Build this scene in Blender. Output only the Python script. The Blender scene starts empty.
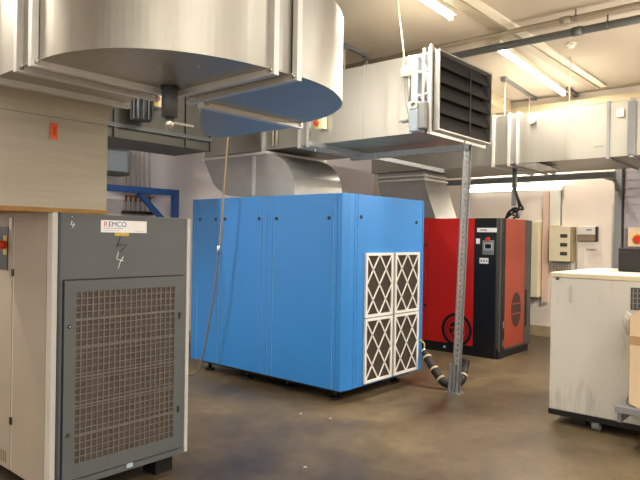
import bpy, bmesh, math, random
from mathutils import Vector, Matrix
random.seed(4)
S = bpy.context.scene
COL = S.collection

# ------------------------------------------------------------------ camera
cam = bpy.data.cameras.new('camera'); cam_o = bpy.data.objects.new('camera', cam); COL.objects.link(cam_o)
cam.sensor_width = 36.0; cam.lens = 611.387/640*36.0; cam.clip_start = 0.05
def cam_matrix(yaw, pitch, roll, loc):
    F0 = Vector((-math.sin(yaw), math.cos(yaw), 0)); R0 = Vector((math.cos(yaw), math.sin(yaw), 0)); Z = Vector((0,0,1))
    F = F0*math.cos(pitch)-Z*math.sin(pitch); U = Z*math.cos(pitch)+F0*math.sin(pitch)
    R = R0*math.cos(roll)+U*math.sin(roll); U2 = U*math.cos(roll)-R0*math.sin(roll)
    m = Matrix((R, U2, -F)).transposed().to_4x4(); m.translation = loc
    return m
cam_o.matrix_world = cam_matrix(math.radians(40.862), math.radians(0.234), math.radians(0.923), Vector((0,0,1.55)))
S.camera = cam_o

# ------------------------------------------------------------------ world, light, exposure
w = bpy.data.worlds.new('world'); S.world = w; w.use_nodes = True
w.node_tree.nodes['Background'].inputs[0].default_value = (0.9,0.93,1,1)
w.node_tree.nodes['Background'].inputs[1].default_value = 0.05
S.view_settings.view_transform = 'Standard'; S.view_settings.look = 'None'
S.view_settings.gamma = 1; S.view_settings.use_curve_mapping = False
S.view_settings.exposure = 0.08
LAMP_W = 85.0            # watts of each ceiling tube
LAMP_COL = (1.0, 0.89, 0.75)
WALL_W = 34.0
FILL_W = 16.0             # watts of an added, unseen fill light behind the camera
def area(name, loc, rot, sx, sy, e, col):
    l = bpy.data.lights.new(name, 'AREA'); l.shape = 'RECTANGLE'; l.size = sx; l.size_y = sy; l.energy = e; l.color = col
    o = bpy.data.objects.new(name, l); COL.objects.link(o); o.location = loc; o.rotation_euler = rot
    return o
area('camera_fill', (0.2, -2.85, 2.0), (math.radians(90), 0, 0), 3.4, 1.4, FILL_W, (0.86, 0.93, 1.0))

# ------------------------------------------------------------------ materials
def lin(h):
    h = h.lstrip('#'); c = [int(h[i:i+2],16)/255 for i in (0,2,4)]
    return tuple(x/12.92 if x <= .04045 else ((x+.055)/1.055)**2.4 for x in c)+(1,)
def mat(name, col, rough=.5, metal=0., var=.0, scale=8., stretch=(1,1,1), bump=0., bscale=60., spec=.5, rvar=0.):
    m = bpy.data.materials.new(name); m.use_nodes = True; nt = m.node_tree; b = nt.nodes['Principled BSDF']
    c = lin(col) if isinstance(col, str) else tuple(col)+(1,)
    b.inputs['Base Color'].default_value = c; b.inputs['Roughness'].default_value = rough
    b.inputs['Metallic'].default_value = metal; b.inputs['Specular IOR Level'].default_value = spec
    tc = nt.nodes.new('ShaderNodeTexCoord'); mp = nt.nodes.new('ShaderNodeMapping'); mp.inputs['Scale'].default_value = stretch
    nt.links.new(tc.outputs['Object'], mp.inputs[0])
    if var or rvar:
        n = nt.nodes.new('ShaderNodeTexNoise'); n.inputs['Scale'].default_value = scale; n.inputs['Detail'].default_value = 5
        nt.links.new(mp.outputs[0], n.inputs['Vector'])
        if var:
            r = nt.nodes.new('ShaderNodeMapRange'); r.inputs[1].default_value = .3; r.inputs[2].default_value = .7
            r.inputs[3].default_value = 1-var; r.inputs[4].default_value = 1+var
            mx = nt.nodes.new('ShaderNodeMix'); mx.data_type = 'RGBA'; mx.blend_type = 'MULTIPLY'; mx.inputs[0].default_value = 1
            mx.inputs[6].default_value = c
            nt.links.new(n.outputs[0], r.inputs[0]); nt.links.new(r.outputs[0], mx.inputs[7]); nt.links.new(mx.outputs[2], b.inputs['Base Color'])
        if rvar:
            r2 = nt.nodes.new('ShaderNodeMapRange'); r2.inputs[1].default_value = .3; r2.inputs[2].default_value = .7
            r2.inputs[3].default_value = rough-rvar; r2.inputs[4].default_value = rough+rvar
            nt.links.new(n.outputs[0], r2.inputs[0]); nt.links.new(r2.outputs[0], b.inputs['Roughness'])
    if bump:
        n2 = nt.nodes.new('ShaderNodeTexNoise'); n2.inputs['Scale'].default_value = bscale; n2.inputs['Detail'].default_value = 4
        nt.links.new(mp.outputs[0], n2.inputs['Vector'])
        bp = nt.nodes.new('ShaderNodeBump'); bp.inputs['Strength'].default_value = bump; bp.inputs['Distance'].default_value = .01
        nt.links.new(n2.outputs[0], bp.inputs['Height']); nt.links.new(bp.outputs[0], b.inputs['Normal'])
    return m
def emis(name, col, s):
    m = bpy.data.materials.new(name); m.use_nodes = True; nt = m.node_tree
    b = nt.nodes['Principled BSDF']; b.inputs['Base Color'].default_value = (.8,.8,.8,1)
    b.inputs['Emission Color'].default_value = tuple(col)+(1,); b.inputs['Emission Strength'].default_value = s
    return m
def floor_mat():
    m = bpy.data.materials.new('concrete_floor'); m.use_nodes = True; nt = m.node_tree; b = nt.nodes['Principled BSDF']
    tc = nt.nodes.new('ShaderNodeTexCoord')
    n1 = nt.nodes.new('ShaderNodeTexNoise'); n1.inputs['Scale'].default_value = .9; n1.inputs['Detail'].default_value = 8; n1.inputs['Roughness'].default_value = .62
    n2 = nt.nodes.new('ShaderNodeTexNoise'); n2.inputs['Scale'].default_value = 9; n2.inputs['Detail'].default_value = 8; n2.inputs['Roughness'].default_value = .7
    for n in (n1, n2): nt.links.new(tc.outputs['Object'], n.inputs['Vector'])
    a = nt.nodes.new('ShaderNodeMath'); a.operation = 'MULTIPLY_ADD'; a.inputs[1].default_value = .35
    nt.links.new(n2.outputs[0], a.inputs[0]); nt.links.new(n1.outputs[0], a.inputs[2])
    r = nt.nodes.new('ShaderNodeValToRGB'); nt.links.new(a.outputs[0], r.inputs[0])
    e = r.color_ramp.elements; e[0].position = .46; e[0].color = lin('#3a3124'); e[1].position = .86; e[1].color = lin('#7a6a4e')
    x = e.new(.62); x.color = lin('#564a38'); x = e.new(.74); x.color = lin('#685a43')
    nt.links.new(r.outputs[0], b.inputs['Base Color'])
    rr = nt.nodes.new('ShaderNodeMapRange'); rr.inputs[1].default_value = .3; rr.inputs[2].default_value = .7; rr.inputs[3].default_value = .32; rr.inputs[4].default_value = .58
    nt.links.new(n1.outputs[0], rr.inputs[0]); nt.links.new(rr.outputs[0], b.inputs['Roughness'])
    bp = nt.nodes.new('ShaderNodeBump'); bp.inputs['Strength'].default_value = .12; bp.inputs['Distance'].default_value = .01
    nt.links.new(n2.outputs[0], bp.inputs['Height']); nt.links.new(bp.outputs[0], b.inputs['Normal'])
    return m
def scuffed(name, col, dirt):
    # paint with dark rubbed scuff streaks low down on the front
    m = mat(name, col, .5); nt = m.node_tree; b = nt.nodes['Principled BSDF']
    tc = nt.nodes.new('ShaderNodeTexCoord'); mp = nt.nodes.new('ShaderNodeMapping'); mp.inputs['Scale'].default_value = (14,14,2.2)
    n = nt.nodes.new('ShaderNodeTexNoise'); n.inputs['Scale'].default_value = 1.6; n.inputs['Detail'].default_value = 7
    nt.links.new(tc.outputs['Object'], mp.inputs[0]); nt.links.new(mp.outputs[0], n.inputs['Vector'])
    sx = nt.nodes.new('ShaderNodeSeparateXYZ'); nt.links.new(tc.outputs['Object'], sx.inputs[0])
    g = nt.nodes.new('ShaderNodeMapRange'); g.inputs[1].default_value = .5; g.inputs[2].default_value = .12; g.inputs[3].default_value = -.10; g.inputs[4].default_value = .06
    nt.links.new(sx.outputs[2], g.inputs[0])
    a = nt.nodes.new('ShaderNodeMath'); a.operation = 'ADD'; nt.links.new(n.outputs[0], a.inputs[0]); nt.links.new(g.outputs[0], a.inputs[1])
    r = nt.nodes.new('ShaderNodeMapRange'); r.inputs[1].default_value = .53; r.inputs[2].default_value = .72; r.inputs[3].default_value = 0; r.inputs[4].default_value = .28
    nt.links.new(a.outputs[0], r.inputs[0])
    mx = nt.nodes.new('ShaderNodeMix'); mx.data_type = 'RGBA'; mx.inputs[6].default_value = lin(col); mx.inputs[7].default_value = lin(dirt)
    nt.links.new(r.outputs[0], mx.inputs[0]); nt.links.new(mx.outputs[2], b.inputs['Base Color'])
    return m
def translucent(name, col):
    m = mat(name, col, .35); b = m.node_tree.nodes['Principled BSDF']
    b.inputs['Transmission Weight'].default_value = .55; b.inputs['IOR'].default_value = 1.2
    return m

M = dict(
    floor=floor_mat(),
    wall=mat('wall_paint', '#e9dfd5', .8, var=.04, scale=2, bump=.05, bscale=90),
    wallcool=mat('cool_light_wall_paint', '#d6d3da', .8, var=.04, scale=2, bump=.05, bscale=90),  # cool tint of the light put into the wall colour
    ceiling=mat('ceiling_plaster', '#b9afa0', .85, var=.05, scale=1.2, bump=.06, bscale=50),
    trim=mat('cream_trim', '#cfc2a2', .6),
    baseb=mat('beige_baseboard', '#a89878', .6, var=.1),
    galv=mat('galvanised_sheet', '#a9a79f', .42, .80, var=.05, scale=3, stretch=(4,4,.2), rvar=.05),
    galvh=mat('galvanised_sheet_matt', '#aeaa9d', .5, .5, var=.08, scale=4, stretch=(.6,.6,7), rvar=.05),
    galvd=mat('galvanised_plain', '#a8a8a5', .42, .75, var=.06, scale=14, rvar=.05),
    shadesheet=mat('shaded_galvanised_sheet', '#55554f', .55, .5, var=.1, scale=6),  # galvanised plenum sheet, darkened to put its shade into the colour
    flange=mat('flange_steel', '#d0d0cc', .42, .45, var=.04, scale=20),
    bolt=mat('bright_bolt', '#d8d8d4', .25, .95),
    strut=mat('zinc_strut', '#a3a8ab', .42, .7, var=.16, scale=30),
    gasket=mat('black_gasket', '#1c1c1c', .7),
    blue=mat('blue_paint', '#2f82cf', .42, var=.02, scale=3, bump=.03, bscale=300),
    black=mat('black_paint', '#101112', .45),
    rubber=mat('black_rubber', '#141414', .75, bump=.2, bscale=80),
    red=mat('red_paint', '#c81a08', .4, var=.02, scale=3),
    redhaze=mat('hazed_red_paint', '#98402a', .42, var=.03, scale=3),  # the machine's red with glare haze on its end mixed into the colour
    dkgrey=mat('dark_grey_trim', '#4a4a46', .5),
    grey=mat('grey_green_paint', '#5d6265', .5, var=.04, scale=4),
    beige=mat('beige_paint', '#a3998a', .55, var=.03, scale=3),
    stripe=mat('light_grey_edge', '#c2c2bd', .5),
    grille=mat('grille_wire', '#7b7672', .5, .3, var=.12, scale=25),
    radiator=mat('dusty_radiator', '#544c44', .8, var=.35, scale=16, stretch=(1,.6,5)),
    white=scuffed('white_machine_paint', '#cac8c0', '#5a5348'),
    lid=mat('cream_lid_paint', '#d6ccb2', .5, var=.04),
    plastic=mat('white_plastic', '#e6e3da', .45),
    cream=mat('cream_enamel', '#efe7c8', .5),
    label=mat('white_label', '#f4f4f6', .5),
    inkred=mat('red_ink', '#c8322c', .5), inkblue=mat('blue_ink', '#2a55a5', .5), inkgrey=mat('grey_ink', '#9a9ca0', .6),
    yellow=mat('yellow_tape', '#cdb24a', .5),
    chalk=mat('chalk', '#e9ebec', .9), inkdark=mat('dark_marker', '#2f3436', .7),
    orange=mat('orange_tag', '#f06030', .5), redknob=mat('red_knob', '#d3321a', .4),
    frame=mat('filter_card', '#e4e2de', .7), pad=mat('dusty_filter_media', '#3c342b', .95, var=.3, scale=60, bump=.5, bscale=120),
    louvre=mat('louvre_blade', '#19191c', .5, .2, var=.12, scale=6), inside=mat('duct_inside_shade', '#191817', .8),
    mgrey=mat('actuator_grey', '#85888a', .45), lblue=mat('pale_blue_plastic', '#9aabba', .4),
    bluesteel=mat('blue_steel', '#1f4f94', .45), paleblue=mat('pale_blue_box', '#9fb0ba', .5),
    copper=mat('pipe_steel', '#b4afa9', .45, .4), brass=mat('valve_brass', '#8a4a30', .45, .5),
    pipe=mat('cream_conduit', '#958b78', .5), pipedark=mat('grey_conduit', '#6f7274', .45, .3),
    wood=mat('timber_strip', '#9a7643', .7, var=.25, scale=9, stretch=(1,1,6)),
    carton=mat('carton_board', '#e6cca9', .8, var=.05, scale=4), cartonband=mat('carton_tape', '#b99670', .6),
    bag=translucent('clear_bag', '#e8e6e0'), shutter=mat('lilac_grey_sheet', '#a9a5ae', .5, .2),
    dark=mat('dark_box', '#17181a', .5), screen=mat('display_glass', '#20262a', .2),
    hose=mat('hose_rubber', '#23211f', .6, bump=.2, bscale=60), clamp=mat('pale_ring', '#c9b9a0', .5),
    cable=mat('pale_cable', '#d6cbb0', .6), rodm=mat('tan_rod', '#9d8460', .6), cablegrey=mat('grey_cable', '#77716a', .6),
    tube=emis('tube_glow', (1,.90,.70), 30), diff=emis('diffuser_glow', (1,.93,.8), 4.5), lampbody=mat('lamp_housing', '#e2dccb', .5),
    motor=mat('motor_grey', '#5b6064', .5, .3), fillpane=emis('fill_pane_glow', (.86,.93,1), 1.0),
    speck=mat('paper_speck', '#cfc9bd', .9),
)

# ------------------------------------------------------------------ mesh helpers
def woff(o):
    v = Vector((0,0,0))
    while o is not None:
        v += Vector(o.location); o = o.parent
    return v
class MB:
    def __init__(s): s.bm = bmesh.new()
    def _bev(s, geom, bev, seg=2):
        if bev:
            ed = set(e for v in geom for e in v.link_edges)
            bmesh.ops.bevel(s.bm, geom=list(ed), offset=bev, segments=seg, affect='EDGES', profile=.5)
    def box(s, x0,x1,y0,y1,z0,z1, bev=0.):
        v = [s.bm.verts.new(p) for p in ((x0,y0,z0),(x1,y0,z0),(x1,y1,z0),(x0,y1,z0),(x0,y0,z1),(x1,y0,z1),(x1,y1,z1),(x0,y1,z1))]
        for f in ((3,2,1,0),(4,5,6,7),(0,1,5,4),(1,2,6,5),(2,3,7,6),(3,0,4,7)): s.bm.faces.new([v[i] for i in f])
        s._bev(v, bev); return s
    def bar(s, a, b, w, h=None, up=(0,0,1)):
        h = w if h is None else h; a = Vector(a); b = Vector(b); d = (b-a).normalized(); u = Vector(up)
        if abs(d.dot(u)) > .98: u = Vector((0,1,0))
        r = d.cross(u).normalized(); u = r.cross(d).normalized(); vs = []
        for p in (a, b):
            for i, j in ((-1,-1),(1,-1),(1,1),(-1,1)): vs.append(s.bm.verts.new(p+r*i*w/2+u*j*h/2))
        for f in ((3,2,1,0),(4,5,6,7),(0,1,5,4),(1,2,6,5),(2,3,7,6),(3,0,4,7)): s.bm.faces.new([vs[i] for i in f])
        return s
    def tube(s, pts, r, n=10, closed=False):
        pts = [Vector(p) for p in pts]; rings = []; N = len(pts); prev = None
        rr = r if isinstance(r, (list, tuple)) else [r]*N
        for i, p in enumerate(pts):
            a = pts[i-1] if (i > 0 or closed) else p; b = pts[(i+1) % N] if (i < N-1 or closed) else p
            d = (b-a).normalized()
            u = prev if prev is not None else (Vector((0,0,1)) if abs(d.z) < .9 else Vector((1,0,0)))
            x = (u - d*u.dot(d)).normalized(); prev = x; y = d.cross(x)
            rings.append([s.bm.verts.new(p+(x*math.cos(2*math.pi*k/n)+y*math.sin(2*math.pi*k/n))*rr[i]) for k in range(n)])
        L = N if closed else N-1
        for i in range(L):
            A = rings[i]; B = rings[(i+1) % N]
            for k in range(n): s.bm.faces.new((A[k],A[(k+1)%n],B[(k+1)%n],B[k])).smooth = True
        if not closed: s.bm.faces.new(rings[0][::-1]); s.bm.faces.new(rings[-1])
        return s
    def cyl(s, a, b, r, n=20): return s.tube([a, b], r, n)
    def prism(s, pts, axis, a, b, bev=0.):
        # closed outline extruded along an axis; pts are the other two coordinates in xyz order
        def P(p, t): return {'x': (t,p[0],p[1]), 'y': (p[0],t,p[1]), 'z': (p[0],p[1],t)}[axis]
        A = [s.bm.verts.new(P(p,a)) for p in pts]; B = [s.bm.verts.new(P(p,b)) for p in pts]; n = len(pts)
        fs = [s.bm.faces.new(A[::-1]), s.bm.faces.new(B)]
        for i in range(n): fs.append(s.bm.faces.new((A[i],A[(i+1)%n],B[(i+1)%n],B[i])))
        s._bev(A+B, bev); return s
    def ring(s, c, axis, r0, r1, t0, t1, n=40, sc=(1,1)):
        # flat annulus (r0 = 0 for a disc) with thickness along the axis
        c = Vector(c)
        def P(r, k, t):
            u = r*math.cos(2*math.pi*k/n)*sc[0]; v = r*math.sin(2*math.pi*k/n)*sc[1]
            return c+Vector({'x': (t,u,v), 'y': (u,t,v), 'z': (u,v,t)}[axis])
        R = [[s.bm.verts.new(P(r,k,t)) for k in range(n)] for r, t in ((r1,t0),(r1,t1),(r0,t1),(r0,t0))] if r0 > 0 else [[s.bm.verts.new(P(r1,k,t)) for k in range(n)] for t in (t0,t1)]
        if r0 > 0:
            for i in range(4):
                for k in range(n): s.bm.faces.new((R[i][k],R[i][(k+1)%n],R[(i+1)%4][(k+1)%n],R[(i+1)%4][k]))
        else:
            s.bm.faces.new(R[0]); s.bm.faces.new(R[1])
            for k in range(n): s.bm.faces.new((R[0][k],R[0][(k+1)%n],R[1][(k+1)%n],R[1][k]))
        return s
    def build(s, name, m, parent=None, smooth=False):
        bmesh.ops.recalc_face_normals(s.bm, faces=s.bm.faces)
        off = woff(parent) if parent is not None else Vector((0,0,0))
        if parent is None:
            zs = [v.co.z for v in s.bm.verts]; xs = [v.co.x for v in s.bm.verts]; ys = [v.co.y for v in s.bm.verts]
            off = Vector(((min(xs)+max(xs))/2, (min(ys)+max(ys))/2, min(zs)))
        bmesh.ops.translate(s.bm, verts=s.bm.verts, vec=-off)
        me = bpy.data.meshes.new(name); s.bm.to_mesh(me); s.bm.free(); me.materials.append(m)
        if smooth:
            for p in me.polygons: p.use_smooth = True
        o = bpy.data.objects.new(name, me); COL.objects.link(o)
        if parent is not None: o.parent = parent
        else: o.location = off
        return o
def tag(o, label, cat, group=None, kind=None):
    o['label'] = label; o['category'] = cat
    if group: o['group'] = group
    if kind: o['kind'] = kind
    return o
def thing(name, label, cat, loc, group=None):
    o = bpy.data.objects.new(name, None); COL.objects.link(o); o.location = loc; o.empty_display_size = .1
    return tag(o, label, cat, group)
def struct(name, mb, m, label=None, parent=None):
    o = mb.build(name, m, parent)
    if parent is None:
        o['kind'] = 'structure'
        if label: o['label'] = label
    return o
def copy_tree(o, parent=None):
    c = o.copy(); COL.objects.link(c)
    if parent is not None: c.parent = parent
    for ch in list(o.children): copy_tree(ch, c)
    return c
def bx(*a, bev=0.): return MB().box(*a, bev=bev)
def catmull(P, n=6):
    P = [Vector(p) for p in P]; out = []
    for i in range(len(P)-1):
        a = P[i-1] if i else P[i]; b = P[i]; c = P[i+1]; d = P[i+2] if i+2 < len(P) else P[i+1]
        for k in range(n):
            t = k/n; out.append(.5*((2*b)+(c-a)*t+(2*a-5*b+4*c-d)*t*t+(3*b-a-3*c+d)*t**3))
    out.append(P[-1]); return out
def arc(cx, cy, r, a0, a1, n=10, ry=None):
    ry = r if ry is None else ry
    return [(cx+r*math.cos(math.radians(a0+(a1-a0)*k/n)), cy+ry*math.sin(math.radians(a0+(a1-a0)*k/n))) for k in range(n+1)]
def text(name, s, size, m, parent, origin, right, up, align='LEFT'):
    c = bpy.data.curves.new(name, 'FONT'); c.body = s; c.size = size; c.extrude = .0006; c.align_x = align
    tmp = bpy.data.objects.new(name, c); COL.objects.link(tmp)
    bpy.context.view_layer.update()
    me = bpy.data.meshes.new_from_object(tmp.evaluated_get(bpy.context.evaluated_depsgraph_get()))
    bpy.data.objects.remove(tmp); bpy.data.curves.remove(c); me.materials.clear(); me.materials.append(m)
    o = bpy.data.objects.new(name, me); COL.objects.link(o)
    r = Vector(right).normalized(); u = Vector(up).normalized(); n = r.cross(u)
    mt = Matrix((r,u,n)).transposed().to_4x4()
    o.parent = parent; mt.translation = Vector(origin)-woff(parent); o.matrix_local = mt
    return o

# ------------------------------------------------------------------ room shell
XL, XR, YB, YF, ZC = -7.2, 4.0, 9.93, -3.0, 3.88
struct('floor', bx(XL-.2,XR+.2,YF-.2,YB+.2,-.15,0), M['floor'], 'brown stained concrete floor')
struct('ceiling', bx(XL-.2,XR+.2,YF-.2,YB+.2,ZC,ZC+.15), M['ceiling'], 'cream plastered ceiling')
struct('wall_back', bx(XL-.2,XR+.2,YB,YB+.2,0,ZC), M['wall'], 'pale painted back wall')
struct('wall_left', bx(XL-.2,XL,YF-.2,YB,0,ZC), M['wallcool'], 'pale painted wall behind the blue machine')
struct('wall_right', bx(XR,XR+.2,YF-.2,YB,0,ZC), M['wall'])
f = MB(); f.box(XL,-1.6,YF-.2,YF,0,ZC); f.box(2.0,XR,YF-.2,YF,0,ZC); f.box(-1.6,2.0,YF-.2,YF,0,1.2); f.box(-1.6,2.0,YF-.2,YF,2.8,ZC)
struct('wall_front', f, M['wall'])
wn = struct('added_window', bx(-1.6,2.0,YF-.14,YF-.1,1.2,2.8), M['fillpane'])  # made-up window, its glowing pane added behind the fill light
f = MB()
for x in (-1.58,.2,1.98): f.box(x-.03,x+.03,YF-.1,YF-.02,1.2,2.8)
for z in (1.23,2.77): f.box(-1.6,2.0,YF-.1,YF-.02,z-.03,z+.03)
struct('added_window_frame', f, M['plastic'], parent=wn)
struct('baseboard_back', bx(XL,-2.65,YB-.025,YB,0,.17), M['baseb'])
struct('baseboard_left', bx(XL,XL+.025,YF,YB-.03,0,.17), M['baseb'])
struct('trim_1', bx(XL,XR,YB-.14,YB,3.66,3.76), M['trim'], 'cream rail along the top of the back wall')
struct('trim_2', bx(-4.62,-4.30,6.9,YB-.15,3.70,ZC), M['trim'], 'cream downstand beam under the ceiling')
# lilac-grey ribbed sheet-metal door at the right end of the back wall
d = struct('door_1', bx(-2.58,-.6,YB-.05,YB,0,3.0), M['shutter'], 'lilac grey ribbed metal door in the back wall')
f = MB()
for k in range(24): f.box(-2.55,-.63,YB-.058,YB-.05,.08+k*.12,.13+k*.12)
f.build('door_rib', M['shutter'], d)
bx(-2.68,-2.58,YB-.07,YB,0,3.0).build('door_frame', M['mgrey'], d)
bx(-2.565,-2.545,YB-.075,YB-.05,0,3.0).build('door_gasket', M['gasket'], d)

# ------------------------------------------------------------------ ceiling lamps
def lamp(name, a, b, label, watts, zc, wall=False, tall=.085, col=LAMP_COL, omni=False):
    a = Vector(a); b = Vector(b); mid = (a+b)/2
    t = thing(name, label, 'lamp', mid, 'fluorescent tube lamps')
    d = (b-a).normalized()
    if wall:
        MB().bar(a+Vector((0,.045,0)), b+Vector((0,.045,0)), .07, .05).build('lamp_housing', M['lampbody'], t)
    else:
        MB().bar(a+Vector((0,0,.05)), b+Vector((0,0,.05)), .11, .06).build('lamp_housing', M['lampbody'], t)
        if zc-a.z > .2:
            for p in (a+d*.2,b-d*.2): MB().cyl(p+Vector((0,0,.08)),(p.x,p.y,zc),.006,8).build('hanger_wire', M['mgrey'], t)
    for s, p in ((1,a),(-1,b)):
        c = MB(); c.bar(p, p+d*s*.03, .05, .05)
        c.build('tube_holder', M['lampbody'], t)
    if wall: MB().bar(a+d*.03, b-d*.03, .04, tall).build('tube_diffuser', M['diff'], t)
    else: MB().cyl(a+d*.03, b-d*.03, .022, 12).build('fluorescent_tube', M['tube'], t)
    if omni:
        for k in (.2,.5,.8):  # added points spreading light sideways from the low lamp
            l = bpy.data.lights.new('fill_point', 'POINT'); l.energy = watts; l.color = col; l.shadow_soft_size = .06
            o = bpy.data.objects.new('fill_point', l); COL.objects.link(o); o.parent = t; o.location = a+(b-a)*k-mid-Vector((0,0,.08))
    l = bpy.data.lights.new('lamp_glow', 'AREA'); l.shape = 'RECTANGLE'; l.size = (b-a).length-.1; l.size_y = .06; l.energy = watts; l.color = col
    o = bpy.data.objects.new('lamp_glow', l); COL.objects.link(o); o.parent = t
    if wall:
        o.location = (0,-.03,0); o.rotation_euler = (math.radians(125),0,0)
    else:
        o.location = (0,0,-.024); o.rotation_euler = (0,0,math.atan2(d.y,d.x))
    return t
lamp('ceiling_lamp', (-3.15,6.72,3.80), (-3.33,9.50,3.80), 'long lit ceiling tube lamp running on to the back wall', LAMP_W*1.7, ZC)
lamp('ceiling_lamp', (-3.0,3.9,3.80), (-3.085,5.56,3.80), 'lit ceiling tube lamp over the galvanised duct with the dark louvre', LAMP_W, ZC)
for y, k in ((-2.4,.5), (.2,.4), (2.8,.55), (5.4,1.2)):
    lamp('ceiling_lamp', (.9,y,3.80), (.9,y+1.5,3.80), 'lit ceiling tube lamp in the row outside the frame', LAMP_W*k, ZC, col=(1,.95,.87))
for y in (-2.4, .2):
    lamp('ceiling_lamp', (3.1,y,3.80), (3.1,y+1.5,3.80), 'lit ceiling tube lamp in the row outside the frame', LAMP_W*.65, ZC, col=(1,.95,.87))
lamp('ceiling_lamp', (-.75,6.2,2.85), (-.75,7.6,2.85), 'unseen tube lamp added low beside the rear duct to brighten the back wall', LAMP_W*.62, ZC, omni=True)  # made-up lamp out of view, brightens the back wall
lamp('ceiling_lamp', (-5.6,-1.0,3.80), (-5.6,.5,3.80), 'unseen ceiling tube lamp added in the corner behind the camera', LAMP_W*1.0, ZC)  # added lamp out of view, lifts the left wall
lamp('ceiling_lamp', (-5.6,.7,3.80), (-5.6,2.1,3.80), 'unseen ceiling tube lamp added above the back of the grey machine', LAMP_W*1.3, ZC, col=(1,.95,.87))  # second lamp added out of view for a brighter left wall
lamp('wall_lamp', (-5.1,YB-.07,2.415), (-3.44,YB-.07,2.41), 'bright tube lamp on the back wall below the grey rail', WALL_W, ZC, True, .06)
# lamp trunking rail on the ceiling beside the lamps
t = thing('lamp_trunking', 'long pale metal trunking rail under the ceiling beside the tube lamps', 'trunking', (-2.85,6.5,ZC-.05))
bx(-2.96,-2.84,2.0,9.6,ZC-.05,ZC).build('trunking_rail', M['pipe'], t)
bx(-2.84,-2.74,2.0,9.6,ZC-.03,ZC).build('trunking_cover', M['lampbody'], t)

# ------------------------------------------------------------------ conduits and fittings on the ceiling
def conduit(name, label, y, z, r, m, x0, x1, hang):
    t = thing(name, label, 'conduit', (-2,y,z))
    MB().cyl((x0,y,z),(x1,y+.06,z),r,14).build('conduit_pipe', m, t)
    for x in hang:
        c = MB(); c.bar((x,y+.02,z+r),(x,y+.02,ZC),.012); c.tube([(x,y+.02+(r+.006)*math.cos(q*math.pi/8),z+(r+.006)*math.sin(q*math.pi/8)) for q in range(16)],.006,6,True)
        c.build('pipe_hanger', M['pipedark'], t)
    for x in (x0+2.4, x0+4.9):
        MB().cyl((x-.05,y+.02,z),(x+.05,y+.02,z),r+.008,14).build('pipe_coupling', m, t)
conduit('pale_conduit', 'cream conduit pipe under the ceiling, the nearer of two', 6.26, 3.79, .027, M['pipe'], -7.1, 3.9, (-4.7,-2.1,1.))
conduit('grey_conduit', 'dark grey conduit pipe under the ceiling behind the cream one', 6.62, 3.77, .042, M['pipedark'], -7.1, 3.9, (-4.9,-1.9,1.))
t = thing('smoke_detector', 'small white smoke detector on the ceiling behind the grey conduit', 'smoke detector', (-2.5,7.35,ZC))
MB().ring((-2.5,7.35,ZC),'z',0,.055,-.02,0,24).build('detector_base', M['plastic'], t)
MB().tube([(-2.5,7.35,ZC-.02),(-2.5,7.35,ZC-.05)],[.045,.03],20).build('detector_head', M['plastic'], t)
def ceiling_rail(a, b, label, drops, m=M['pipedark']):
    a = Vector(a); b = Vector(b)
    t = thing('hanger_rail', label, 'hanger rail', (a+b)/2, 'slotted hanger rails')
    MB().bar(a,b,.045,.04).build('channel', m, t)
    for p in (a,b): MB().bar(p-Vector((0,0,.045)),p+Vector((0,0,.02)),.075,.075,up=(1,0,0)).build('clamp', m, t)
    for x,y,z in drops: MB().cyl((x,y,z),(x,y,a.z),.007,8).build('threaded_rod', M['cable'], t)
ceiling_rail((-3.75,8.30,3.86),(-3.88,9.70,3.86),'dull steel hanger rail on the ceiling beside the lamp with two thin rods',[(-3.755,8.33,3.22),(-3.87,9.5,2.6)])
ceiling_rail((-4.62,5.72,3.86),(-4.64,6.20,3.86),'short dark hanger rail on the ceiling next to the curved duct',[(-4.62,5.74,3.30)])
ceiling_rail((-3.25,9.45,3.86),(-3.27,9.82,3.86),'tiny dull rail on the ceiling at the back wall trim',[])

# ------------------------------------------------------------------ main galvanised duct with louvre
MX1, MX0, MY0, MY1, MZ0, MZ1 = -2.93, -6.33, 4.98, 6.07, 2.56, 3.31
t = main_duct = thing('ventilation_duct', 'big galvanised box duct with dark louvred end above the blue machine', 'duct', (-4.6,5.57,2.56))
f = MB(); f.box(MX0,MX1-.06,MY0,MY1,MZ0,MZ1-.004)
f.build('duct_casing', M['galv'], t)
f = MB()
for x in (-3.75,-4.15): f.box(x-.003,x+.003,MY0-.003,MY1+.003,MZ0-.003,MZ1+.002)
f.build('sheet_seam', M['galv'], t)
def frame_x(x0,x1,y0,y1,z0,z1,b,mb=None):
    # rectangular collar around a duct running along X
    mb = mb or MB()
    mb.box(x0,x1,y0-b,y0,z0-b,z1+b); mb.box(x0,x1,y1,y1+b,z0-b,z1+b); mb.box(x0,x1,y0,y1,z0-b,z0); mb.box(x0,x1,y0,y1,z1,z1+b)
    return mb
for x in (-4.62,-4.49,-5.20,MX0+.02): frame_x(x-.018,x+.018,MY0,MY1,MZ0,MZ1,.025).build('duct_flange', M['flange'], t)
frame_x(-2.985,-2.955,MY0,MY1,MZ0,MZ1,.03).build('duct_flange', M['flange'], t)
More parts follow.
